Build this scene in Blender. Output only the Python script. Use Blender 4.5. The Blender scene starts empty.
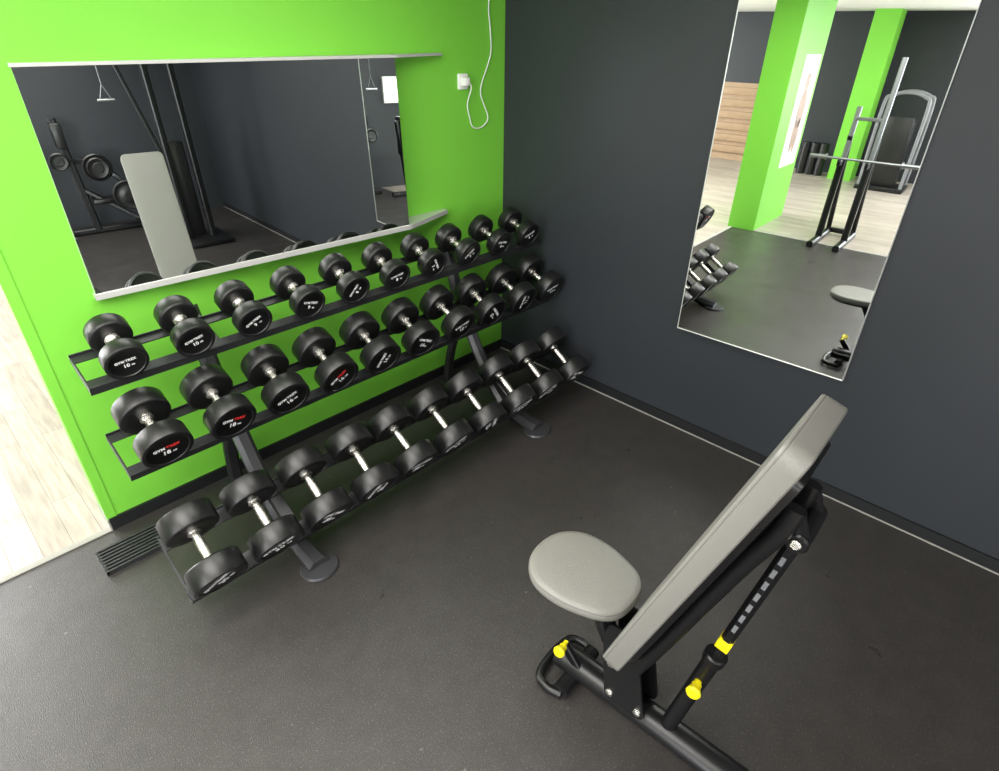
import bpy, bmesh, random
from math import *
from mathutils import Vector, Matrix
random.seed(4)
S=bpy.context.scene
COL=S.collection
S.view_settings.view_transform='Standard'
S.view_settings.exposure=0.05

# ---------------------------------------------------------------- materials
def lin(c):
    return tuple(((v/255)/12.92 if v/255<=.04045 else ((v/255+.055)/1.055)**2.4) for v in c)
def mat(name,rgb,rough=.5,metal=0.,bump=0.,bscale=60.,var=0.,vscale=3.,spec=.5,coat=0.,emit=None,estr=0.,speck=0.):
    m=bpy.data.materials.new(name); m.use_nodes=True
    nt=m.node_tree; b=nt.nodes['Principled BSDF']; c=lin(rgb)+(1,)
    b.inputs['Base Color'].default_value=c
    b.inputs['Roughness'].default_value=rough; b.inputs['Metallic'].default_value=metal
    b.inputs['Specular IOR Level'].default_value=spec; b.inputs['Coat Weight'].default_value=coat
    tc=nt.nodes.new('ShaderNodeTexCoord'); out=None
    if var>0:
        n=nt.nodes.new('ShaderNodeTexNoise'); n.inputs['Scale'].default_value=vscale; n.inputs['Detail'].default_value=8; n.inputs['Roughness'].default_value=.65
        nt.links.new(tc.outputs['Object'],n.inputs['Vector'])
        mx=nt.nodes.new('ShaderNodeMix'); mx.data_type='RGBA'
        mx.inputs[6].default_value=tuple(v*(1-var) for v in c[:3])+(1,); mx.inputs[7].default_value=tuple(min(1,v*(1+var)) for v in c[:3])+(1,)
        nt.links.new(n.outputs['Fac'],mx.inputs[0]); out=mx.outputs[2]; nt.links.new(out,b.inputs['Base Color'])
    if speck>0:
        n=nt.nodes.new('ShaderNodeTexNoise'); n.inputs['Scale'].default_value=150; n.inputs['Detail'].default_value=2
        nt.links.new(tc.outputs['Object'],n.inputs['Vector'])
        cr=nt.nodes.new('ShaderNodeValToRGB'); cr.color_ramp.elements[0].position=.58; cr.color_ramp.elements[1].position=.72
        cr.color_ramp.elements[0].color=(0,0,0,1); cr.color_ramp.elements[1].color=(speck,speck,speck,1)
        nt.links.new(n.outputs['Fac'],cr.inputs['Fac'])
        ad=nt.nodes.new('ShaderNodeMix'); ad.data_type='RGBA'; ad.blend_type='ADD'; ad.inputs[0].default_value=1
        nt.links.new(out,ad.inputs[6]); nt.links.new(cr.outputs['Color'],ad.inputs[7])
        n3=nt.nodes.new('ShaderNodeTexVoronoi'); n3.inputs['Scale'].default_value=7
        nt.links.new(tc.outputs['Object'],n3.inputs['Vector'])
        c3=nt.nodes.new('ShaderNodeValToRGB'); c3.color_ramp.elements[0].position=.018; c3.color_ramp.elements[1].position=.035
        c3.color_ramp.elements[0].color=(.08,.08,.075,1); c3.color_ramp.elements[1].color=(0,0,0,1)
        nt.links.new(n3.outputs['Distance'],c3.inputs['Fac'])
        a2=nt.nodes.new('ShaderNodeMix'); a2.data_type='RGBA'; a2.blend_type='ADD'; a2.inputs[0].default_value=1
        nt.links.new(ad.outputs[2],a2.inputs[6]); nt.links.new(c3.outputs['Color'],a2.inputs[7]); nt.links.new(a2.outputs[2],b.inputs['Base Color'])
        # worn patches change the sheen
        n4=nt.nodes.new('ShaderNodeTexNoise'); n4.inputs['Scale'].default_value=3.5; n4.inputs['Detail'].default_value=7; n4.inputs['Roughness'].default_value=.7
        nt.links.new(tc.outputs['Object'],n4.inputs['Vector'])
        mr=nt.nodes.new('ShaderNodeMapRange'); mr.inputs['From Min'].default_value=.3; mr.inputs['From Max'].default_value=.7; mr.inputs['To Min'].default_value=rough-.08; mr.inputs['To Max'].default_value=rough+.10
        nt.links.new(n4.outputs['Fac'],mr.inputs['Value']); nt.links.new(mr.outputs['Result'],b.inputs['Roughness'])
    if bump>0:
        n2=nt.nodes.new('ShaderNodeTexNoise'); n2.inputs['Scale'].default_value=bscale; n2.inputs['Detail'].default_value=3
        nt.links.new(tc.outputs['Object'],n2.inputs['Vector'])
        bp=nt.nodes.new('ShaderNodeBump'); bp.inputs['Strength'].default_value=bump; bp.inputs['Distance'].default_value=.004
        nt.links.new(n2.outputs['Fac'],bp.inputs['Height']); nt.links.new(bp.outputs['Normal'],b.inputs['Normal'])
    if emit:
        b.inputs['Emission Color'].default_value=lin(emit)+(1,); b.inputs['Emission Strength'].default_value=estr
    return m
M={}
M['green']=mat('green_paint',(120,200,64),.5,bump=.12,bscale=180,var=.03,spec=.4)
M['dark']=mat('anthracite_paint',(45,48,53),.5,bump=.15,bscale=180,var=.04,spec=.4)
M['white']=mat('white_ceiling',(235,235,230),.8,bump=.05)
M['rubber']=mat('rubber_floor',(52,49,48),.34,bump=.4,bscale=280,var=.40,vscale=13,spec=.45,speck=.035)
M['base']=mat('black_baseboard',(28,29,31),.4,var=.05)
M['caulk']=mat('grey_caulk_line',(155,153,148),.7,var=.05)
M['alu']=mat('grey_metal_edge',(165,165,160),.35,metal=.6,var=.03)
M['urethane']=mat('black_urethane',(23,23,24),.34,bump=.12,bscale=400,var=.08,vscale=20,spec=.5)
M['face']=mat('black_face_disc',(14,14,15),.28,var=.05,spec=.5)
M['chrome']=mat('brushed_chrome',(220,217,210),.26,metal=1.,bump=.35,bscale=900)
M['steel']=mat('rack_dark_steel',(50,51,53),.38,metal=.35,bump=.06,bscale=500,var=.04)
M['steel2']=mat('rack_grey_steel',(68,68,71),.34,metal=.4,bump=.06,bscale=500,var=.04)
M['frame']=mat('bench_black_frame',(22,22,24),.32,metal=.2,bump=.05,bscale=500,var=.05)
M['pad']=mat('grey_upholstery',(120,119,114),.42,bump=.25,bscale=350,var=.04,vscale=10)
M['seam']=mat('dark_pad_seam',(100,99,95),.5,bump=.25,bscale=350,var=.04)
M['yellow']=mat('yellow_plastic',(240,222,20),.4,var=.04)
M['txt']=mat('white_print',(245,245,245),.5,var=.02)
M['red']=mat('red_print',(225,50,50),.5,var=.02)
M['mirror']=mat('mirror_silver',(240,244,242),.0,metal=1.)
M['rail']=mat('aluminium_rail',(205,205,202),.35,metal=.3,var=.03)
M['plug']=mat('white_plastic',(238,238,235),.4,var=.02)
M['silver']=mat('silver_frame',(140,142,145),.35,metal=.7,var=.03)
M['iron']=mat('black_iron_plate',(22,22,23),.35,bump=.2,bscale=100,var=.1)
M['oak']=mat('oak_slat',(166,138,110),.5,var=.25,vscale=8)
M['lamp']=mat('lamp_panel',(255,255,255),.5,emit=(255,250,240),estr=3.)
M['day']=mat('daylight_pane',(255,255,255),.2,emit=(240,248,255),estr=6.)
M['poster']=mat('poster_paper',(228,226,222),.5,var=.02)
M['posterink']=mat('poster_ink',(165,140,125),.5,var=.4,vscale=9)
M['grip']=mat('grey_shroud',(120,122,126),.4,var=.05)
def woodmat():
    m=bpy.data.materials.new('vinyl_planks'); m.use_nodes=True; nt=m.node_tree; b=nt.nodes['Principled BSDF']
    tc=nt.nodes.new('ShaderNodeTexCoord'); mp=nt.nodes.new('ShaderNodeMapping'); mp.inputs['Rotation'].default_value=(0,0,pi/2)
    br=nt.nodes.new('ShaderNodeTexBrick'); br.inputs['Scale'].default_value=1.; br.inputs['Brick Width'].default_value=.95; br.inputs['Row Height'].default_value=.10
    br.inputs['Mortar Size'].default_value=.0011; br.inputs['Color1'].default_value=lin((190,181,171))+(1,); br.inputs['Color2'].default_value=lin((166,156,146))+(1,); br.inputs['Mortar'].default_value=lin((128,118,108))+(1,)
    br.offset=.37
    nt.links.new(tc.outputs['Object'],mp.inputs['Vector']); nt.links.new(mp.outputs['Vector'],br.inputs['Vector'])
    mp2=nt.nodes.new('ShaderNodeMapping'); mp2.inputs['Scale'].default_value=(26,2.6,1)
    n=nt.nodes.new('ShaderNodeTexNoise'); n.inputs['Scale'].default_value=1.7; n.inputs['Detail'].default_value=7
    nt.links.new(tc.outputs['Object'],mp2.inputs['Vector']); nt.links.new(mp2.outputs['Vector'],n.inputs['Vector'])
    cr=nt.nodes.new('ShaderNodeValToRGB'); cr.color_ramp.elements[0].position=.35; cr.color_ramp.elements[0].color=(.72,.71,.70,1); cr.color_ramp.elements[1].position=.65; cr.color_ramp.elements[1].color=(1,1,1,1)
    nt.links.new(n.outputs['Fac'],cr.inputs['Fac'])
    mx=nt.nodes.new('ShaderNodeMix'); mx.data_type='RGBA'; mx.blend_type='MULTIPLY'; mx.inputs[0].default_value=1
    nt.links.new(br.outputs['Color'],mx.inputs[6]); nt.links.new(cr.outputs['Color'],mx.inputs[7]); nt.links.new(mx.outputs[2],b.inputs['Base Color'])
    b.inputs['Roughness'].default_value=.38
    return m
M['wood']=woodmat()

# ---------------------------------------------------------------- mesh helpers
def link(o,parent=None):
    COL.objects.link(o)
    if parent is not None: o.parent=parent
    return o
def from_bm(bm,name,mats,parent=None,smooth=True,loc=None,ang=35):
    me=bpy.data.meshes.new(name); bmesh.ops.recalc_face_normals(bm,faces=bm.faces[:]); bm.to_mesh(me); bm.free()
    for m in (mats if isinstance(mats,(list,tuple)) else [mats]): me.materials.append(m)
    if smooth:
        for p in me.polygons: p.use_smooth=True
        try: me.set_sharp_from_angle(angle=radians(ang))
        except Exception: pass
    o=bpy.data.objects.new(name,me); link(o,parent)
    if loc is not None: o.location=loc
    return o
def add_box(bm,lo,hi,bev=0.,mi=0,M4=None,seg=2):
    lo=Vector(lo);hi=Vector(hi)
    r=bmesh.ops.create_cube(bm,size=1.); vs=r['verts']
    mtx=Matrix.Translation((lo+hi)/2)@Matrix.Diagonal((*(hi-lo),1.))
    if M4 is not None: mtx=M4@mtx
    bmesh.ops.transform(bm,matrix=mtx,verts=vs)
    fs=list({f for v in vs for f in v.link_faces})
    for f in fs: f.material_index=mi
    if bev>0:
        es=list({e for v in vs for e in v.link_edges})
        r=bmesh.ops.bevel(bm,geom=es,offset=bev,segments=seg,profile=.5,affect='EDGES',clamp_overlap=True)
        for f in r['faces']: f.material_index=mi
def box(name,lo,hi,m,parent=None,bev=0.,M4=None):
    bm=bmesh.new(); add_box(bm,lo,hi,bev,0,M4); return from_bm(bm,name,m,parent)
def rectprof(w,h,c=.15):
    c=min(w,h)*c; a=w/2;b=h/2
    return [(-a+c,-b),(a-c,-b),(a,-b+c),(a,b-c),(a-c,b),(-a+c,b),(-a,b-c),(-a,-b+c)]
def circprof(r,n=14): return [(r*cos(2*pi*i/n),r*sin(2*pi*i/n)) for i in range(n)]
def ovalprof(a,b,n=18): return [(a*cos(2*pi*i/n),b*sin(2*pi*i/n)) for i in range(n)]
def catmull(P,n=6):
    P=[Vector(p) for p in P]; out=[]
    for i in range(len(P)-1):
        p0=P[max(i-1,0)];p1=P[i];p2=P[i+1];p3=P[min(i+2,len(P)-1)]
        for k in range(n):
            t=k/n
            out.append(.5*((2*p1)+(-p0+p2)*t+(2*p0-5*p1+4*p2-p3)*t*t+(-p0+3*p1-3*p2+p3)*t**3))
    out.append(P[-1]); return out
def add_sweep(bm,pts,prof,up=(1,0,0),mi=0,scales=None):
    pts=[Vector(p) for p in pts]; up=Vector(up); rings=[]
    for i,p in enumerate(pts):
        t=(pts[min(i+1,len(pts)-1)]-pts[max(i-1,0)]).normalized()
        a=up-t*up.dot(t)
        if a.length<1e-4: a=t.orthogonal()
        a.normalize(); b=t.cross(a); s=scales[i] if scales else 1.
        rings.append([bm.verts.new(p+a*q[0]*s+b*q[1]*s) for q in prof])
    n=len(prof)
    for i in range(len(rings)-1):
        for k in range(n):
            f=bm.faces.new((rings[i][k],rings[i][(k+1)%n],rings[i+1][(k+1)%n],rings[i+1][k])); f.material_index=mi
    for r in (rings[0],rings[-1]):
        f=bm.faces.new(r); f.material_index=mi
def sweep(name,pts,prof,m,parent=None,up=(1,0,0),scales=None):
    bm=bmesh.new(); add_sweep(bm,pts,prof,up,0,scales); return from_bm(bm,name,m,parent)
def add_lathe(bm,prof,n=32,M4=None,mis=None):
    rings=[]
    for r,z in prof:
        if r<1e-6: rings.append([bm.verts.new((0,0,z))])
        else: rings.append([bm.verts.new((r*cos(2*pi*k/n),r*sin(2*pi*k/n),z)) for k in range(n)])
    for i in range(len(rings)-1):
        A,B=rings[i],rings[i+1]; mi=mis[i] if mis else 0
        for k in range(n):
            if len(A)==1 and len(B)==1: continue
            if len(A)==1: f=bm.faces.new((A[0],B[k],B[(k+1)%n]))
            elif len(B)==1: f=bm.faces.new((A[k],A[(k+1)%n],B[0]))
            else: f=bm.faces.new((A[k],A[(k+1)%n],B[(k+1)%n],B[k]))
            f.material_index=mi
    if M4 is not None: bmesh.ops.transform(bm,matrix=M4,verts=[v for r in rings for v in r])
def lathe(name,prof,mats,parent=None,n=32,M4=None,mis=None):
    bm=bmesh.new(); add_lathe(bm,prof,n,M4,mis); return from_bm(bm,name,mats,parent)
def align(p0,p1):
    p0=Vector(p0);p1=Vector(p1); q=(p1-p0).to_track_quat('Z','Y'); return Matrix.Translation(p0)@q.to_matrix().to_4x4()
def add_cyl(bm,p0,p1,r,n=16,mi=0,ch=.0):
    L=(Vector(p1)-Vector(p0)).length; c=ch
    pr=[(0,0),(r-c,0),(r,c),(r,L-c),(r-c,L),(0,L)] if c>0 else [(0,0),(r,0),(r,L),(0,L)]
    add_lathe(bm,pr,n,align(p0,p1),[mi]*(len(pr)-1))
def cyl(name,p0,p1,r,m,parent=None,n=16,ch=0.): 
    bm=bmesh.new(); add_cyl(bm,p0,p1,r,n,0,ch); return from_bm(bm,name,m,parent)
def textmesh(body,size,extr=.0004,bold=.0):
    c=bpy.data.curves.new('t','FONT'); c.body=body; c.size=size; c.extrude=extr; c.align_x='CENTER'; c.align_y='CENTER'; c.resolution_u=2; c.offset=bold
    o=bpy.data.objects.new('t',c); COL.objects.link(o); bpy.context.view_layer.update()
    me=bpy.data.meshes.new_from_object(o.evaluated_get(bpy.context.evaluated_depsgraph_get())); bpy.data.objects.remove(o); return me
def empty(name,loc,rot=(0,0,0),label=None,cat=None,group=None):
    e=bpy.data.objects.new(name,None); e.empty_display_size=.1; e.location=loc; e.rotation_euler=rot; COL.objects.link(e)
    if label: e['label']=label
    if cat: e['category']=cat
    if group: e['group']=group
    return e
def struct(o,label,cat='structure'):
    o['kind']='structure'; o['label']=label; o['category']=cat; return o

# ---------------------------------------------------------------- room
XL=-2.268; HC=2.2; YS=-6.5; XW=-8.6; YN=5.5; XB=-4.2
struct(box('wall_north',(XL,0,0),(0,.13,HC),M['green']),'lime green painted partition wall behind the dumbbell rack','wall')
struct(box('wall_east',(0,YS,0),(.15,YN,HC),M['dark']),'anthracite painted wall with tall mirror','wall')
struct(box('wall_south',(XW,YS-.15,0),(.15,YS,HC),M['dark']),'dark grey painted end wall of the gym','wall')
struct(box('wall_west',(XW-.15,YS-.15,0),(XW,YN+.15,HC),M['dark']),'dark grey painted far side wall','wall')
struct(box('wall_far_north',(XW,YN,0),(.15,YN+.15,HC),M['white']),'white wall behind the wood floored area','wall')
struct(box('ceiling',(XW-.15,YS-.15,HC),(.15,YN+.15,HC+.1),M['white']),'plain white ceiling','ceiling')
YR=-2.75; XR=-2.02
bm=bmesh.new(); add_box(bm,(XB,YR,-.05),(0,0,0)); add_box(bm,(XR,YS,-.05),(0,YR,0))
struct(from_bm(bm,'floor',M['rubber']),'dark speckled rubber gym floor','floor')
bm=bmesh.new(); add_box(bm,(XW,YS,-.05),(XB,0,0)); add_box(bm,(XW,0,-.05),(0,YN,0)); add_box(bm,(XB,YS,-.05),(XR,YR,0))
struct(from_bm(bm,'floor_planks',M['wood']),'light wood look plank flooring','floor')
struct(box('wall_column',(-5.15,-.24,0),(-4.18,.04,HC),M['green']),'lime green square column standing on the floor edge','column')
struct(box('wall_column.001',(-8.4,-.34,0),(-8.05,-.02,HC),M['green']),'narrow lime green column by the far wall','column')
struct(box('baseboard_north',(XL+.0,-.012,0),(-.012,0,.055),M['base']),'black skirting along the green wall','baseboard')
struct(box('baseboard_east',(-.012,YS,.004),(0,-.0,.055),M['base']),'black skirting along the dark wall','baseboard')
struct(box('trim_1',(-.017,YS,0),(0,-.0,.004),M['caulk']),'pale sealant line at foot of the dark wall','trim')
struct(box('trim_2',(XB,-.015,0),(XL,.015,.004),M['caulk'],bev=.001),'pale threshold strip between rubber and wood floor','trim')
struct(box('trim_3',(XL-.006,-.014,0),(XL,.13,.055),M['alu']),'grey metal skirting end cap on the green wall','trim')
struct(box('trim_4',(XB-.02,YR,0),(XB+.02,-.24,.005),M['caulk']),'pale threshold strip along the rubber floor edge','trim')
struct(box('trim_5',(XL-.004,-.004,.055),(XL+.03,.0,HC),M['green']),'green corner bead on the wall end','trim')

def window(name,x0,x1,z0,z1,y,face,label):
    e=box(name,(x0,min(y,y+face*.02),z0),(x1,max(y,y+face*.02),z1),M['day'])
    struct(e,label,'window')
    bm=bmesh.new(); w=.035; a=min(y,y+face*.05);b=max(y,y+face*.05)
    add_box(bm,(x0-w,a,z0-w),(x0,b,z1+w)); add_box(bm,(x1,a,z0-w),(x1+w,b,z1+w)); add_box(bm,(x0,a,z0-w),(x1,b,z0)); add_box(bm,(x0,a,z1),(x1,b,z1+w))
    f=from_bm(bm,'window_frame',M['plug'],e)
window('window_1',-2.40,-2.22,1.22,1.50,YS,1,'small bright window in the dark end wall')
window('window_2',-6.6,-2.9,.5,1.95,YN,-1,'wide bright window of the wood floored area')

# ---------------------------------------------------------------- mirrors
def prism(name,lo,hi,mats,parent,front_edge=0):
    bm=bmesh.new(); a=[bm.verts.new(p) for p in lo]; b=[bm.verts.new(p) for p in hi]; n=len(a)
    bm.faces.new(a); bm.faces.new(b)
    for k in range(n):
        f=bm.faces.new((a[k],a[(k+1)%n],b[(k+1)%n],b[k]))
        if k==front_edge: f.material_index=1
    return from_bm(bm,name,mats,parent,smooth=False)
def unp(o,e): o.matrix_parent_inverse=Matrix.Translation(e.location).inverted(); return o
mg=empty('wall_mirror',(-1.3,0,.95),label='wide frameless mirror held by aluminium rails on the green wall',cat='mirror')
tg=tan(radians(3.8)); tv=tan(radians(1.7)); gw=1.290; gh=.685; gx=-2.04+gw
unp(prism('mirror_glass',[(-2.04,-.004-gh*tv,.955),(gx,-.004-gw*tg-gh*tv,.955),(gx,-.001,.955),(-2.04,-.001,.955)],
      [(-2.04,-.004,1.64),(gx,-.004-gw*tg,1.640),(gx,-.001,1.640),(-2.04,-.001,1.64)],[M['rail'],M['mirror']],mg),mg)
for z0,z1,dd in ((.935,.955,gh*tv),(1.641,1.651,0)):
    P=[(-2.045,-.010-dd),(gx+.01,-.010-(gw+.01)*tg-dd),(-.44,-.03),(-.44,-.001),(-2.045,-.001)]
    unp(prism('mirror_rail',[(x,y,z0) for (x,y) in P],[(x,y,z1) for (x,y) in P],[M['rail'],M['rail']],mg),mg)
md=empty('wall_mirror',(0,-1.55,.55),label='tall narrow mirror with thin pale edge on the dark wall',cat='mirror')
td=tan(radians(2.2)); te=tan(radians(.65)); zt=1.98; zb=.556
y0,y1=-1.908,-1.190
def mx_(y,z): return -.004-(y-y0)*td-(zt-z)*te
unp(prism('mirror_glass',[(mx_(y0,zb),y0,zb),(mx_(y1,zb),y1,zb),(-.001,y1,zb),(-.001,y0,zb)],
      [(mx_(y0,zt),y0,zt),(mx_(y1,zt),y1,zt),(-.001,y1,zt),(-.001,y0,zt)],[M['rail'],M['mirror']],md),md)
bm=bmesh.new()
def edgebar(ya,yb,za,zb_):
    vs=[bm.verts.new(p) for z in (za,zb_) for p in ((mx_(ya,z)-.003,ya,z),(mx_(yb,z)-.003,yb,z),(-.001,yb,z),(-.001,ya,z))]
    for q in ((0,1,2,3),(4,5,6,7),(0,1,5,4),(1,2,6,5),(2,3,7,6),(3,0,4,7)): bm.faces.new([vs[i] for i in q])
edgebar(y0-.002,y1+.002,.553,.556); edgebar(y0-.002,y1+.002,1.98,1.985); edgebar(y0-.002,y0,.556,1.98); edgebar(y1,y1+.002,.556,1.98)
unp(from_bm(bm,'mirror_edge',M['rail'],md,smooth=False),md)

# ---------------------------------------------------------------- dumbbells
tiers=[dict(x0=-2.078,dx=.212,f=(-.362,.834),b=(-.215,.884),R=.065,T=.055,L=.186,nums=[10,10,9,9,8,8,7,7,6,6],who='top',ts=.75),
       dict(x0=-2.080,dx=.2175,f=(-.487,.558),b=(-.315,.631),R=.083,T=.068,L=.224,nums=[18,18,16,16,14,14,12,12,11,11],who='middle',ts=.78),
       dict(x0=-2.107,dx=.2135,f=(-.736,.160),b=(-.543,.285),R=.092,T=.078,L=.276,nums=[30,30,28,28,26,26,24,24,22,22],who='lowest',ts=1.)]
def head_prof(R,T):
    h=T/2; b=.004
    return [(.012,-h+.004),(R*.42,-h+.002),(R*.62,-h),(R-b*1.6,-h),(R-b*.5,-h+b*.6),(R,-h+b*1.6),(R,h-b),(R-b*.3,h-b*.3),(R-b,h),(R*.84,h),(R*.815,h-.003),(R*.80,h-.0035),(0,h-.0035)]
brand_a=textmesh('GYM',.024,bold=.0004); brand_b=textmesh('TREX',.024,bold=.0004)
brand_a.materials.append(M['txt']); brand_b.materials.append(M['red'])
brand_c=textmesh('TREX',.024,bold=.0004); brand_c.materials.append(M['txt'])
nummesh={}
def nm(n):
    if n not in nummesh:
        me=textmesh(str(n),.036,bold=.0007); me.materials.append(M['txt']); nummesh[n]=me
    return nummesh[n]
kg=textmesh('KG',.013,bold=.0003); kg.materials.append(M['txt'])
rolls=[[.1,.3,.55,-.3,1.0,.2,-1.1,.7,-.2,.4],[.05,-.15,.5,.75,1.2,-.5,.3,-.9,1.5,.2],[.9,.35,-.6,1.3,-.2,.7,-1.2,.3,1.0,-.4]]
for ti,T in enumerate(tiers):
    R,TH,L=T['R'],T['T'],T['L']
    f=Vector((0,)+T['f']); b=Vector((0,)+T['b']); ax=(f-b).normalized()
    cen=f-ax*(L/2)
    hp=head_prof(R,TH); mis=[0]*(len(hp)-3)+[1,1]
    h1=lathe('weight_head',hp,[M['urethane'],M['face']],None,44,Matrix.Translation((0,0,L/2-TH/2)),mis)
    h2=lathe('weight_head',hp,[M['urethane'],M['face']],None,44,Matrix.Translation((0,0,-L/2+TH/2))@Matrix.Rotation(pi,4,'X'),mis)
    hr=.0165; a=L/2-TH-.003
    hnd=lathe('handle',[(0,-a-.02),(.024,-a-.02),(.024,-a+.003),(.019,-a+.006),(hr*.86,-a+.012),(hr*.95,-a*.5),(hr,0),(hr*.95,a*.5),(hr*.86,a-.012),(.019,a-.006),(.024,a-.003),(.024,a+.02),(0,a+.02)],M['chrome'],None,20)
    proto=[h1,h2,hnd]
    q=ax.to_track_quat('Z','Y')
    for i in range(10):
        x=T['x0']+T['dx']*i+random.uniform(-.004,.004)
        roll=rolls[ti][i]
        e=empty('dumbbell',(0,0,0),group='urethane dumbbells on the three-tier rack',cat='dumbbell',
                label='black round urethane dumbbell with chrome handle on %s rack tier'%T['who'])
        e.matrix_world=Matrix.Translation((x,cen.y,cen.z))@Matrix.Rotation(random.uniform(-.05,.05),4,'Z')@q.to_matrix().to_4x4()@Matrix.Rotation(roll,4,'Z')
        for p in proto:
            c=p.copy(); COL.objects.link(c); c.parent=e
        s=R/.088*T['ts']
        zf=L/2-.0031
        for me,dx_,dy_,nmn in ((brand_a,-.036,.018,'brand_print'),(brand_b if ti==1 and i in (0,1,3) else brand_c,.023,.018,'brand_print'),(nm(T['nums'][i]),-.008,-.018,'weight_number'),(kg,.027,-.023,'unit_print')):
            t=bpy.data.objects.new(nmn,me); COL.objects.link(t); t.parent=e
            t.matrix_local=Matrix.Translation((dx_*s,dy_*s,zf))@Matrix.Diagonal((s,s,1,1))
            t['label']='red printed lettering' if me is brand_b else 'white printed lettering'
    for p in proto: bpy.data.objects.remove(p)

# ---------------------------------------------------------------- rack
rk=empty('dumbbell_rack',(0,0,0),label='dark steel three-tier dumbbell rack standing against the green wall',cat='rack')
xa,xb=-2.20,-.045
for k,T in enumerate(tiers):
    f=Vector((0,)+T['f']); b=Vector((0,)+T['b']); a=(b-f).normalized(); nrm=Vector((0,-a.z,a.y)); R=T['R']; L=T['L']; TH=T['T']
    cf=f+a*(TH*(.62 if k<2 else .55))-nrm*(R+.0035); cb=f+a*(L-TH*.5)-nrm*(R+.0035)
    T['cf'],T['cb'],T['a'],T['n']=cf,cb,a,nrm
    ang=atan2(a.z,a.y); lip=.030
    for j,(c,w) in enumerate(((cf,.034),(cb,.032))):
        if k==2: w+=.024
        bm=bmesh.new(); R4=Matrix.Translation(c)@Matrix.Rotation(ang,4,'X')
        add_box(bm,(xa,-w/2,-.003),(xb,w/2,.003),.001,0,R4,1)
        if j==0: add_box(bm,(xa,-w/2-.004,-lip),(xb,-w/2,.003),.001,0,R4,1)
        else: add_box(bm,(xa,w/2,-.020),(xb,w/2+.004,.012),.001,0,R4,1)
        from_bm(bm,'shelf_rail',M['steel'],rk)
    for xe in (xa,xb-.005):
        bm=bmesh.new(); R4=Matrix.Translation(cf)@Matrix.Rotation(ang,4,'X'); d=(cb-cf).length
        add_box(bm,(xe,-.02,-.026),(xe+.006,d+.015,.002),.001,0,R4,1)
        from_bm(bm,'end_bar',M['steel'],rk)
for xu in (-1.79,-.54):
    pts=catmull([(xu,-.105,.86),(xu,-.15,.74),(xu,-.20,.58),(xu,-.27,.44),(xu,-.37,.265),(xu,-.52,.082),(xu,-.66,.032),(xu,-.78,.018)],6)
    sc=[1.]*30+[1+.3*((i)/(len(pts)-31)) for i in range(len(pts)-30)]
    sweep('upright',pts,rectprof(.066,.046,.35),M['steel2'],rk,(1,0,0),sc)
    sweep('rear_leg',catmull([(xu,-.25,.46),(xu,-.16,.30),(xu,-.11,.12),(xu,-.10,.02)],5),rectprof(.055,.035,.3),M['steel'],rk)
    bm=bmesh.new(); 
    add_lathe(bm,[(0,0),(.060,0),(.064,.005),(.060,.014),(0,.020)],28,Matrix.Translation((xu,-.775,0))@Matrix.Diagonal((1.15,1.05,1,1)))
    from_bm(bm,'foot_plate',M['steel2'],rk)
    box('foot_plate',(xu-.05,-.15,0),(xu+.05,-.05,.02),M['steel'],rk,.005)
    for k,T in enumerate(tiers):
        p0=T['cf']-T['n']*.018-T['a']*.01; p1=T['cb']-T['n']*.018+T['a']*.05
        sweep('shelf_bracket',[p0+Vector((xu,0,0)),p1+Vector((xu,0,0))],rectprof(.05,.026),M['steel'],rk)

# ---------------------------------------------------------------- floor grille
bm=bmesh.new(); gx0,gx1,gy0,gy1=-2.36,-1.96,-.255,-.115
add_box(bm,(gx0,gy0,0),(gx1,gy1,.006)); 
n=7
for i in range(n+1):
    y=gy0+(gy1-gy0-.008)*i/n; add_box(bm,(gx0,y,.006),(gx1,y+.008,.02),.001,0,None,1)
for x in (gx0,gx1-.01): add_box(bm,(x,gy0,.006),(x+.01,gy1,.018))
g=from_bm(bm,'floor_grille',M['steel']); g['label']='black slatted grille lying on the floor by the green wall'; g['category']='grille'

# ---------------------------------------------------------------- socket + cable
sk=empty('power_socket',(-.29,0,1.53),label='white wall socket with plugged adapter on the green wall',cat='socket')
unp(box('socket_plate',(-.325,-.010,1.495),(-.262,0,1.563),M['plug'],sk,.004),sk)
unp(box('plug_adapter',(-.310,-.042,1.512),(-.278,-.010,1.548),M['plug'],sk,.005),sk)
cp=catmull([(-.278,-.03,1.53),(-.262,-.03,1.50),(-.272,-.012,1.43),(-.255,-.008,1.37),(-.235,-.008,1.325),(-.185,-.008,1.315),(-.14,-.008,1.335),(-.128,-.008,1.365),(-.155,-.008,1.42),(-.178,-.008,1.47),(-.168,-.008,1.52),(-.125,-.008,1.60),(-.105,-.008,1.66),(-.112,-.008,1.75),(-.122,-.008,1.83),(-.112,-.008,1.92),(-.12,-.008,2.0),(-.12,-.008,2.19)],8)
w=sweep('cable',cp,circprof(.0028,8),M['plug'],None,(0,1,0)); w['label']='thin white cable hanging in loops down the green wall'; w['category']='cable'

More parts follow.
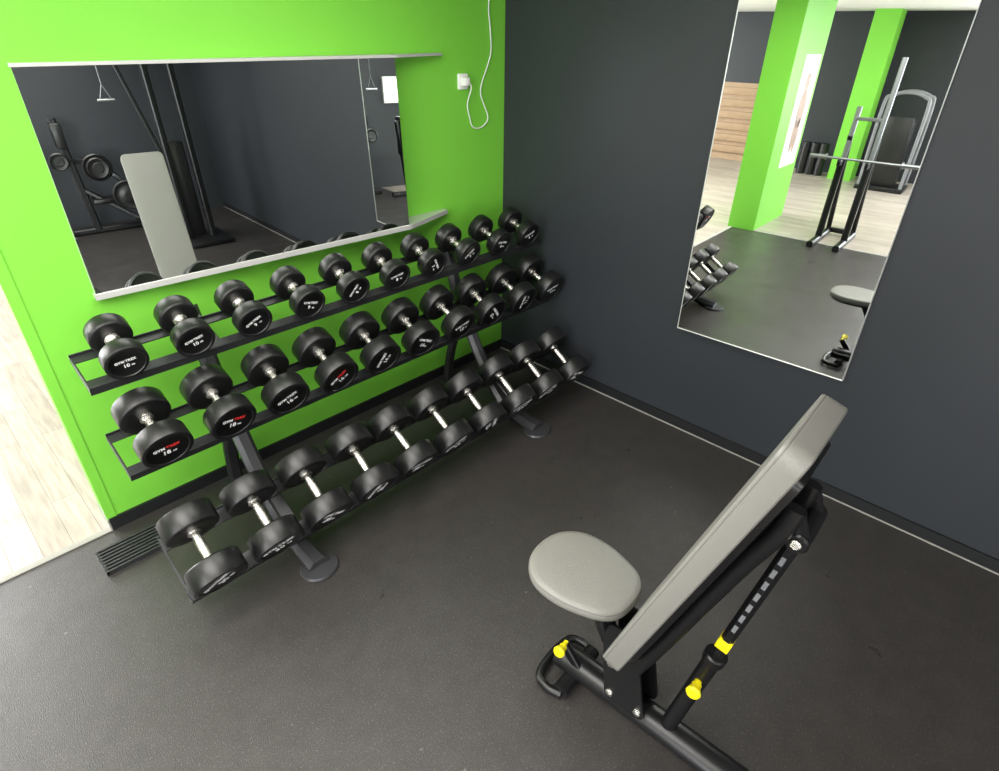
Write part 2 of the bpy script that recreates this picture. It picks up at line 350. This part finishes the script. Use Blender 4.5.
# ---------------------------------------------------------------- bench
bn=empty('adjustable_bench',(-1.46,-1.71,0),(0,0,radians(3)),label='adjustable weight bench with grey pads and black frame',cat='bench')
def outline_round(pts,r,n=6):
    out=[]; N=len(pts)
    for i in range(N):
        p=Vector(pts[i]);a=Vector(pts[i-1])-p;b=Vector(pts[(i+1)%N])-p
        rr=r[i] if isinstance(r,(list,tuple)) else r
        th=a.angle(b); d=min(rr/tan(th/2),a.length*.49,b.length*.49); A=p+a.normalized()*d;B=p+b.normalized()*d
        for k in range(n+1):
            t=k/n; out.append((1-t)**2*A+2*t*(1-t)*p+t*t*B)
    res=[out[0]]
    for p in out[1:]:
        if (p-res[-1]).length>1e-4: res.append(p)
    if (res[0]-res[-1]).length<1e-4: res.pop()
    return res
def add_pad(bm,ol,layers,dome,seam=()):
    """layers: (inset metres, z); dome: (scale towards the middle, z)"""
    N=len(ol); nr=[]
    for i in range(N):
        t=(ol[(i+1)%N]-ol[i-1]).normalized(); nr.append(Vector((t.y,-t.x)))
    area=sum(ol[i].x*ol[(i+1)%N].y-ol[(i+1)%N].x*ol[i].y for i in range(N)); sg=1 if area>0 else -1
    c=sum(ol,Vector((0,0)))/N
    P=[[(ol[i].x-sg*nr[i].x*ins,ol[i].y-sg*nr[i].y*ins,z) for i in range(N)] for ins,z in layers]
    last=P[-1]
    for s,z in dome: P.append([(c.x+(p[0]-c.x)*s,c.y+(p[1]-c.y)*s,z) for p in last])
    rings=[[bm.verts.new(p) for p in r] for r in P]
    for j in range(len(rings)-1):
        for i in range(N):
            f=bm.faces.new((rings[j][i],rings[j][(i+1)%N],rings[j+1][(i+1)%N],rings[j+1][i]))
            if j in seam: f.material_index=1
    bm.faces.new(rings[0]); bm.faces.new(rings[-1])
kp=[(0,-.160),(.052,-.154),(.090,-.125),(.116,-.065),(.130,.01),(.119,.085),(.070,.140),(0,.156)]
kp=kp+[(-x,y) for x,y in kp[-2:0:-1]]
kv=[Vector((x+.012,y)) for x,y in kp]; ol=[]
for i in range(len(kv)):
    p0,p1,p2,p3=kv[i-1],kv[i],kv[(i+1)%len(kv)],kv[(i+2)%len(kv)]
    for k in range(5):
        t=k/5; ol.append(.5*((2*p1)+(-p0+p2)*t+(2*p0-5*p1+4*p2-p3)*t*t+(-p0+3*p1-3*p2+p3)*t**3))
zs=.024
bm=bmesh.new(); add_pad(bm,ol,[(.012,.404+zs),(.002,.406+zs),(0,.410+zs),(0,.424+zs),(.0015,.426+zs),(.0015,.428+zs),(.0015,.430+zs),(.005,.435+zs)],[(.9,.4375+zs),(.6,.439+zs),(.3,.440+zs)],(4,))
from_bm(bm,'seat',[M['pad'],M['seam']],bn,ang=60)
bm=bmesh.new(); add_pad(bm,ol,[(.04,.392+zs),(.014,.394+zs),(.010,.405+zs)],[]); from_bm(bm,'seat_shell',M['frame'],bn)
B0=Vector((-.026,-.158,.375)); B1=Vector((-.026,-.412,1.185)); bd=(B1-B0).normalized(); bl=(B1-B0).length
xx=Vector((1,0,0)); nn=xx.cross(bd)*-1
if nn.y<0: nn=-nn
Mb=Matrix(((1,bd.x,nn.x,B0.x),(0,bd.y,nn.y,B0.y),(0,bd.z,nn.z,B0.z),(0,0,0,1)))
ol=outline_round([(-.117,0),(.117,0),(.120,bl),(-.120,bl)],.036,8)
bm=bmesh.new(); add_pad(bm,ol,[(.005,-.052),(.001,-.050),(0,-.047),(0,-.010),(.0015,-.009),(.0015,-.007),(.001,-.005),(.003,-.001)],[(.96,-.0002),(.7,.0)],(4,))
bmesh.ops.transform(bm,matrix=Mb,verts=bm.verts); from_bm(bm,'backrest',[M['pad'],M['seam']],bn,ang=50)
ol2=outline_round([(-.090,.03),(.090,.03),(.095,bl-.06),(-.095,bl-.06)],.03,5)
bm=bmesh.new(); add_pad(bm,ol2,[(.02,-.070),(.006,-.067),(.0,-.052)],[]); bmesh.ops.transform(bm,matrix=Mb,verts=bm.verts); from_bm(bm,'backrest_shell',M['frame'],bn)
def L2(y,d,x=0.): return B0+bd*y+nn*d+xx*x
for sx in (-.045,.045):
    sweep('back_tube',catmull([L2(-.02,-.084,sx),L2(.15,-.088,sx),L2(.5,-.090,sx),L2(bl-.22,-.096,sx),L2(bl-.14,-.088,sx)],4),ovalprof(.013,.018),M['frame'],bn)
sweep('base_beam',catmull([(0,.04,.062),(0,-.10,.065),(0,-.4,.065),(0,-.95,.055)],4),ovalprof(.044,.036),M['frame'],bn)
sweep('rear_foot',[(-.24,-1.0,.03),(.24,-1.0,.03)],ovalprof(.03,.03),M['frame'],bn,(0,1,0))
sweep('front_foot',catmull([(.09,-.03,.02),(.10,.02,.02),(.08,.06,.022),(0,.07,.025),(-.08,.06,.022),(-.10,.02,.02),(-.09,-.03,.02)],6),circprof(.013,12),M['frame'],bn,(0,0,1))
sweep('front_foot',[(-.09,-.025,.035),(.09,-.025,.035)],ovalprof(.024,.02),M['frame'],bn,(0,1,0))
sweep('seat_post',catmull([(0,-.21,.09),(0,-.18,.17),(0,-.12,.28),(0,-.04,.412)],5),ovalprof(.03,.026),M['frame'],bn)
for sx in (-.040,.040):
    bm=bmesh.new(); q=outline_round([(-.275,.085),(-.145,.085),(-.115,.32),(-.125,.395),(-.205,.395),(-.225,.32)],.03,4)
    a=[bm.verts.new((sx-.004,p.x,p.y)) for p in q]; b=[bm.verts.new((sx+.004,p.x,p.y)) for p in q]
    bm.faces.new(a); bm.faces.new(b)
    for k in range(len(q)): bm.faces.new((a[k],a[(k+1)%len(q)],b[(k+1)%len(q)],b[k]))
    from_bm(bm,'hinge_plate',M['frame'],bn)
    s=-1 if sx<0 else 1
    for (yy,zz) in ((-.16,.115),(-.25,.115),(-.17,.36),(-.15,.24)):
        lathe('bolt',[(0,.007),(.007,.007),(.011,.005),(.012,0)],M['chrome'],bn,12,align((sx+s*.004,yy,zz),(sx+s*.02,yy,zz)))
P0=Vector((0,-.325,.08)); P1=Vector((0,-.470,.94)); u=(P1-P0); ud=u.normalized()
sweep('adjustment_sleeve',[P0,P0+u*.44],ovalprof(.022,.022),M['frame'],bn)
bm=bmesh.new(); add_sweep(bm,[P0+u*.40,P1],rectprof(.028,.030,.3),(1,0,0),0)
Rs=Matrix.Rotation(atan2(-ud.y,ud.z),4,'X')
for k in range(7):
    c=P0+u*(.60+.048*k); R4=Matrix.Translation(c)@Rs
    for s in (-1,1):
        add_box(bm,(s*.0145-.0012,-.0045,-.012),(s*.0145+.0012,.0045,.012),.0,1,R4)
from_bm(bm,'adjustment_tube',[M['frame'],M['grip']],bn)
cyl('pivot_hub',P1-xx*.062,P1+xx*.062,.022,M['frame'],bn,20,.004)
for s in (-1,1): cyl('bolt',P1+xx*.062*s,P1+xx*.068*s,.011,M['chrome'],bn,14,.003)
for sx in (-.045,.045):
    sweep('pivot_link',[L2(bl-.15,-.088,sx),P1+xx*sx*.95],ovalprof(.008,.020),M['frame'],bn)
sl=P0+u*.515; bm=bmesh.new(); add_box(bm,(-.0152,-.0162,-.018),(.0152,.0162,.018),.002,0,Matrix.Translation(sl)@Rs)
o=from_bm(bm,'warning_sticker',M['yellow'],bn); o['label']='yellow warning sticker'
def knob(p,d):
    p=Vector(p); d=Vector(d).normalized()
    pr=[(0,-.01),(.010,-.01),(.010,.012),(.014,.014),(.013,.022),(.019,.036),(.021,.044),(.017,.05),(0,.052)]
    o=lathe('pull_knob',[(r*.88,z*.9) for r,z in pr],M['yellow'],bn,18,align(p,p+d)); o['label']='yellow pull pin knob'
knob(P0+u*.330+Vector((-.020,0,0)),(-1,-.1,.1)); knob((-.02,.015,.145),(-1,-.1,.2))
cyl('collar',P0+u*.42,P0+u*.455,.028,M['frame'],bn,20,.004)
sweep('knob_bracket',[(-.02,-.04,.08),(-.02,.017,.145)],rectprof(.02,.03,.2),M['frame'],bn)

# ---------------------------------------------------------------- squat rack + barbell (seen in the tall mirror)
sr=empty('squat_rack',(-4.30,-.98,0),label='slim black and silver barbell stand with angled feet',cat='rack')
for y,m in ((-.12,M['silver']),(.12,M['silver'])):
    sweep('rack_post',[(0,y,.04),(-.12,y,1.66 if y<0 else 1.25)],rectprof(.042,.042,.2),m,sr,(0,1,0))
    sweep('rack_foot',[(-.40,y,.03),(.32,y,.03)],rectprof(.06,.06,.2),M['frame'],sr,(0,1,0))
    sweep('rack_brace',[(-.38,y,.05),(-.08,y,1.0)],rectprof(.045,.045,.2),M['frame'],sr,(0,1,0))
    sweep('rack_sleeve',[(.012,y,.05),(-.04,y,.80)],rectprof(.06,.06,.2),M['frame'],sr,(0,1,0))
    box('bar_hook',(-.03,y-.015,.74),(.10,y+.015,.80),M['frame'],sr,.005)
sweep('rack_crossbar',[(-.36,-.12,.05),(-.36,.12,.05)],rectprof(.05,.05,.2),M['frame'],sr,(0,0,1))
sweep('rack_crossbar',[(-.08,-.12,1.15),(-.08,.12,1.15)],rectprof(.03,.03,.2),M['silver'],sr,(0,0,1))
bb=empty('barbell',(-4.22,-1.06,.81),label='steel barbell resting on the squat rack hooks',cat='barbell')
bm=bmesh.new(); add_cyl(bm,(0,-.46,0),(0,.46,0),.011,12); 
for s in (-1,1): add_cyl(bm,(0,s*.33,0),(0,s*.47,0),.019,14); add_cyl(bm,(0,s*.315,0),(0,s*.33,0),.030,14)
from_bm(bm,'bar',M['silver'],bb)

cm=empty('weight_machine',(-7.8,-.80,0),label='dark weight stack machine with arched frame by the far wall',cat='gym machine')
for x in (-.2,.2):
    sweep('machine_arch',catmull([(x,-.26,0),(x,-.26,1.05),(x,-.2,1.2),(x,0,1.25),(x,.2,1.2),(x,.26,1.05),(x,.26,0)],5),circprof(.022,12),M['grip'],cm)
box('machine_base',(-.25,-.3,0),(.25,.3,.06),M['frame'],cm,.01)
box('weight_stack',(-.1,-.16,.06),(.1,.16,.9),M['iron'],cm,.01)
box('machine_shroud',(.12,-.15,.06),(.16,.15,.95),M['iron'],cm,.01)
for i,y in enumerate((.42,.29,.16)):
    o=lathe('foam_roller',[(0,0),(.05,0),(.062,.01),(.062,.46),(.05,.47),(.03,.47),(.03,.44),(0,.44)],M['iron'],None,22,Matrix.Translation((-8.2,y,0)))
    o['label']='black foam roller standing upright by the far wall'; o['category']='foam roller'; o['group']='foam rollers by the far wall'
po=empty('poster',(-4.80,-.248,1.2),label='tall fitness poster with figure on the green column',cat='poster')
unp(box('poster_sheet',(-5.06,-.246,.60),(-4.52,-.2405,1.66),M['poster'],po),po)
bm=bmesh.new()
for (cx,cz,rx,rz) in ((-4.80,1.42,.07,.08),(-4.80,1.16,.12,.19),(-4.84,.9,.06,.17),(-4.74,.9,.055,.16)):
    add_lathe(bm,[(0,0),(1,0),(1,.002),(0,.002)],20,Matrix.Translation((cx,-.246,cz))@Matrix.Rotation(pi/2,4,'X')@Matrix.Diagonal((rx,rz,1,1)))
unp(from_bm(bm,'poster_figure',M['posterink'],po),po)
sp=bmesh.new()
for i in range(6): add_box(sp,(XW+.02,1.35,.12+.18*i),(XW+.07,3.3,.23+.18*i),.004)
add_box(sp,(XW+.005,1.35,0),(XW+.02,3.3,1.2))
o=from_bm(sp,'slat_panel',M['oak']); o['label']='oak slatted panel on the far wall'; o['category']='wall panel'

# ---------------------------------------------------------------- machines seen in the wide mirror
ct=empty('cable_machine',(-.72,-4.7,0),label='black cable machine with tall double posts and weight stack',cat='gym machine')
for x in (-.13,.10):
    sweep('machine_post',[(x,0,.03),(x,0,2.08)],rectprof(.055,.085,.2),M['frame'],ct)
box('machine_base',(-.24,-.35,0),(.24,.3,.05),M['frame'],ct,.01)
box('machine_top',(-.16,-.06,2.05),(.16,.06,2.13),M['frame'],ct,.01)
box('weight_stack',(-.08,-.30,.05),(.06,-.1,1.0),M['iron'],ct,.01)
sweep('machine_arm',[(-.1,.0,2.05),(-.52,.05,2.07)],rectprof(.045,.045,.2),M['frame'],ct,(0,1,0))
sweep('machine_brace',[(-.42,-.2,2.07),(-.16,-.1,.9)],rectprof(.035,.035,.2),M['frame'],ct,(0,1,0))
cyl('pulley',(-.54,.05,2.02),(-.50,.05,2.02),.05,M['iron'],ct,20,.004)
cyl('pull_cable',(-.52,.05,2.0),(-.52,.05,1.54),.005,M['silver'],ct,8)
bm=bmesh.new(); add_sweep(bm,[(-.52,.05,1.54),(-.57,.05,1.41)],circprof(.006,8)); add_sweep(bm,[(-.52,.05,1.54),(-.47,.05,1.41)],circprof(.006,8)); add_cyl(bm,(-.59,.05,1.41),(-.45,.05,1.41),.014,12)
from_bm(bm,'pull_handle',M['silver'],ct)
pm=empty('plate_loaded_machine',(-1.42,-6.0,0),label='black plate loaded machine with weight discs on pegs',cat='gym machine')
pm.scale=(.85,.85,.85)
sweep('machine_base',[(-.45,0,.04),(.5,0,.04)],rectprof(.07,.07,.2),M['frame'],pm,(0,1,0))
sweep('machine_base',[(.4,-.35,.04),(.4,.35,.04)],rectprof(.07,.07,.2),M['frame'],pm,(0,0,1))
sweep('machine_post',[(-.15,0,.05),(-.25,0,1.45)],rectprof(.09,.09,.2),M['frame'],pm,(0,1,0))
sweep('machine_arm',catmull([(-.22,0,.95),(.0,.12,.9),(.25,.18,.7),(.4,.18,.45)],5),rectprof(.06,.06,.2),M['frame'],pm,(0,0,1))
sweep('machine_arm',[(-.2,0,.6),(.35,.1,.15)],rectprof(.06,.06,.2),M['frame'],pm,(0,0,1))
box('machine_seat',(-.12,-.14,.38),(.15,.14,.45),M['iron'],pm,.02)
box('machine_backrest',(-.3,-.13,1.1),(-.18,.13,1.4),M['iron'],pm,.02)
for (x,y,z,r) in ((.30,.28,.48,.19),(.05,.22,.85,.17),(.05,.29,.85,.13),(-.33,.12,.95,.11)):
    lathe('weight_disc',[(0,0),(.03,0),(r*.45,.0),(r*.5,.006),(r-.025,.006),(r-.015,0),(r,.008),(r,.028),(r-.015,.034),(r-.03,.028),(r*.5,.028),(r*.45,.034),(0,.034)],M['iron'],pm,28,Matrix.Translation((x,y,z))@Matrix.Rotation(pi/2,4,'X'))
lm=empty('seated_machine',(-2.16,-5.6,0),label='small black seated exercise machine below the bright window',cat='gym machine')
sweep('machine_base',[(-.3,0,.04),(.35,0,.04)],rectprof(.06,.06,.2),M['frame'],lm,(0,1,0))
sweep('machine_base',[(-.25,-.25,.03),(-.25,.25,.03)],rectprof(.06,.06,.2),M['frame'],lm,(0,0,1))
sweep('machine_post',[(.1,0,.05),(.2,0,1.0)],rectprof(.06,.06,.2),M['frame'],lm,(0,1,0))
box('machine_seat',(-.25,-.15,.42),(.1,.15,.5),M['iron'],lm,.02)
box('machine_backrest',(.08,-.14,.55),(.16,.14,1.05),M['iron'],lm,.02)
sweep('seat_post',[(-.08,0,.05),(-.08,0,.43)],rectprof(.06,.06,.2),M['frame'],lm,(0,1,0))

# ---------------------------------------------------------------- lamps
def lamp(x,y,sx,sy,p):
    o=box('ceiling_light',(x-sx/2,y-sy/2,HC-.02),(x+sx/2,y+sy/2,HC-.0005),M['lamp']); o['label']='flat white light panel placed at the ceiling to light the room'; o['category']='ceiling light'; o['group']='ceiling light panels'
    l=bpy.data.lights.new('lamp','AREA'); l.shape='RECTANGLE'; l.size=sx; l.size_y=sy; l.energy=p; l.color=(1,.98,.95)
    lo=bpy.data.objects.new('lamp_light',l); COL.objects.link(lo); lo.parent=o; lo.location=(x,y,HC-.03)
lamp(-3.0,-1.4,1.6,1.6,58)
lamp(-1.4,-1.0,1.0,.9,9)  # fill panel added to brighten the green wall near the corner
lamp(-1.8,-4.9,1.4,1.2,48)  # panel shifted here as added light for the dark end wall
lamp(-6.0,-2.2,1.2,1.2,65)
lamp(-4.2,2.0,1.6,1.6,135)
def added_daylight(loc,rot,sx,sy,p):
    l=bpy.data.lights.new('added_daylight','AREA'); l.shape='RECTANGLE'; l.size=sx; l.size_y=sy; l.energy=p; l.color=(.96,.98,1)
    lo=bpy.data.objects.new('added_daylight',l); COL.objects.link(lo); lo.location=loc; lo.rotation_euler=rot
added_daylight((-4.75,YN-.1,1.22),(-pi/2,0,0),3.6,1.4,290)
added_daylight((-5.4,YS+.1,1.3),(pi/2,0,0),3.0,1.4,100)
added_daylight((XW+.1,-3.6,1.3),(pi/2,0,-pi/2),3.4,1.3,210)  # area light added for glare and floor sheen; no window stands here
W=bpy.data.worlds.new('world'); S.world=W; W.use_nodes=True; W.node_tree.nodes['Background'].inputs[0].default_value=(.8,.9,1,1); W.node_tree.nodes['Background'].inputs[1].default_value=.3

# ---------------------------------------------------------------- camera
f=589.8677; pit,yaw,roll=.5452,.7631,.0114
F=Vector((cos(yaw)*cos(pit),sin(yaw)*cos(pit),-sin(pit))); R0=Vector((sin(yaw),-cos(yaw),0)); U0=R0.cross(F)
Rv=R0*cos(roll)+U0*sin(roll); Uv=-R0*sin(roll)+U0*cos(roll)
cd=bpy.data.cameras.new('camera'); cd.sensor_fit='HORIZONTAL'; cd.sensor_width=36; cd.lens=f/999*36; cd.clip_start=.02
co=bpy.data.objects.new('camera',cd); COL.objects.link(co)
Z=-F; co.matrix_world=Matrix(((Rv.x,Uv.x,Z.x,-2.4419),(Rv.y,Uv.y,Z.y,-2.3255),(Rv.z,Uv.z,Z.z,1.75),(0,0,0,1)))
S.camera=co
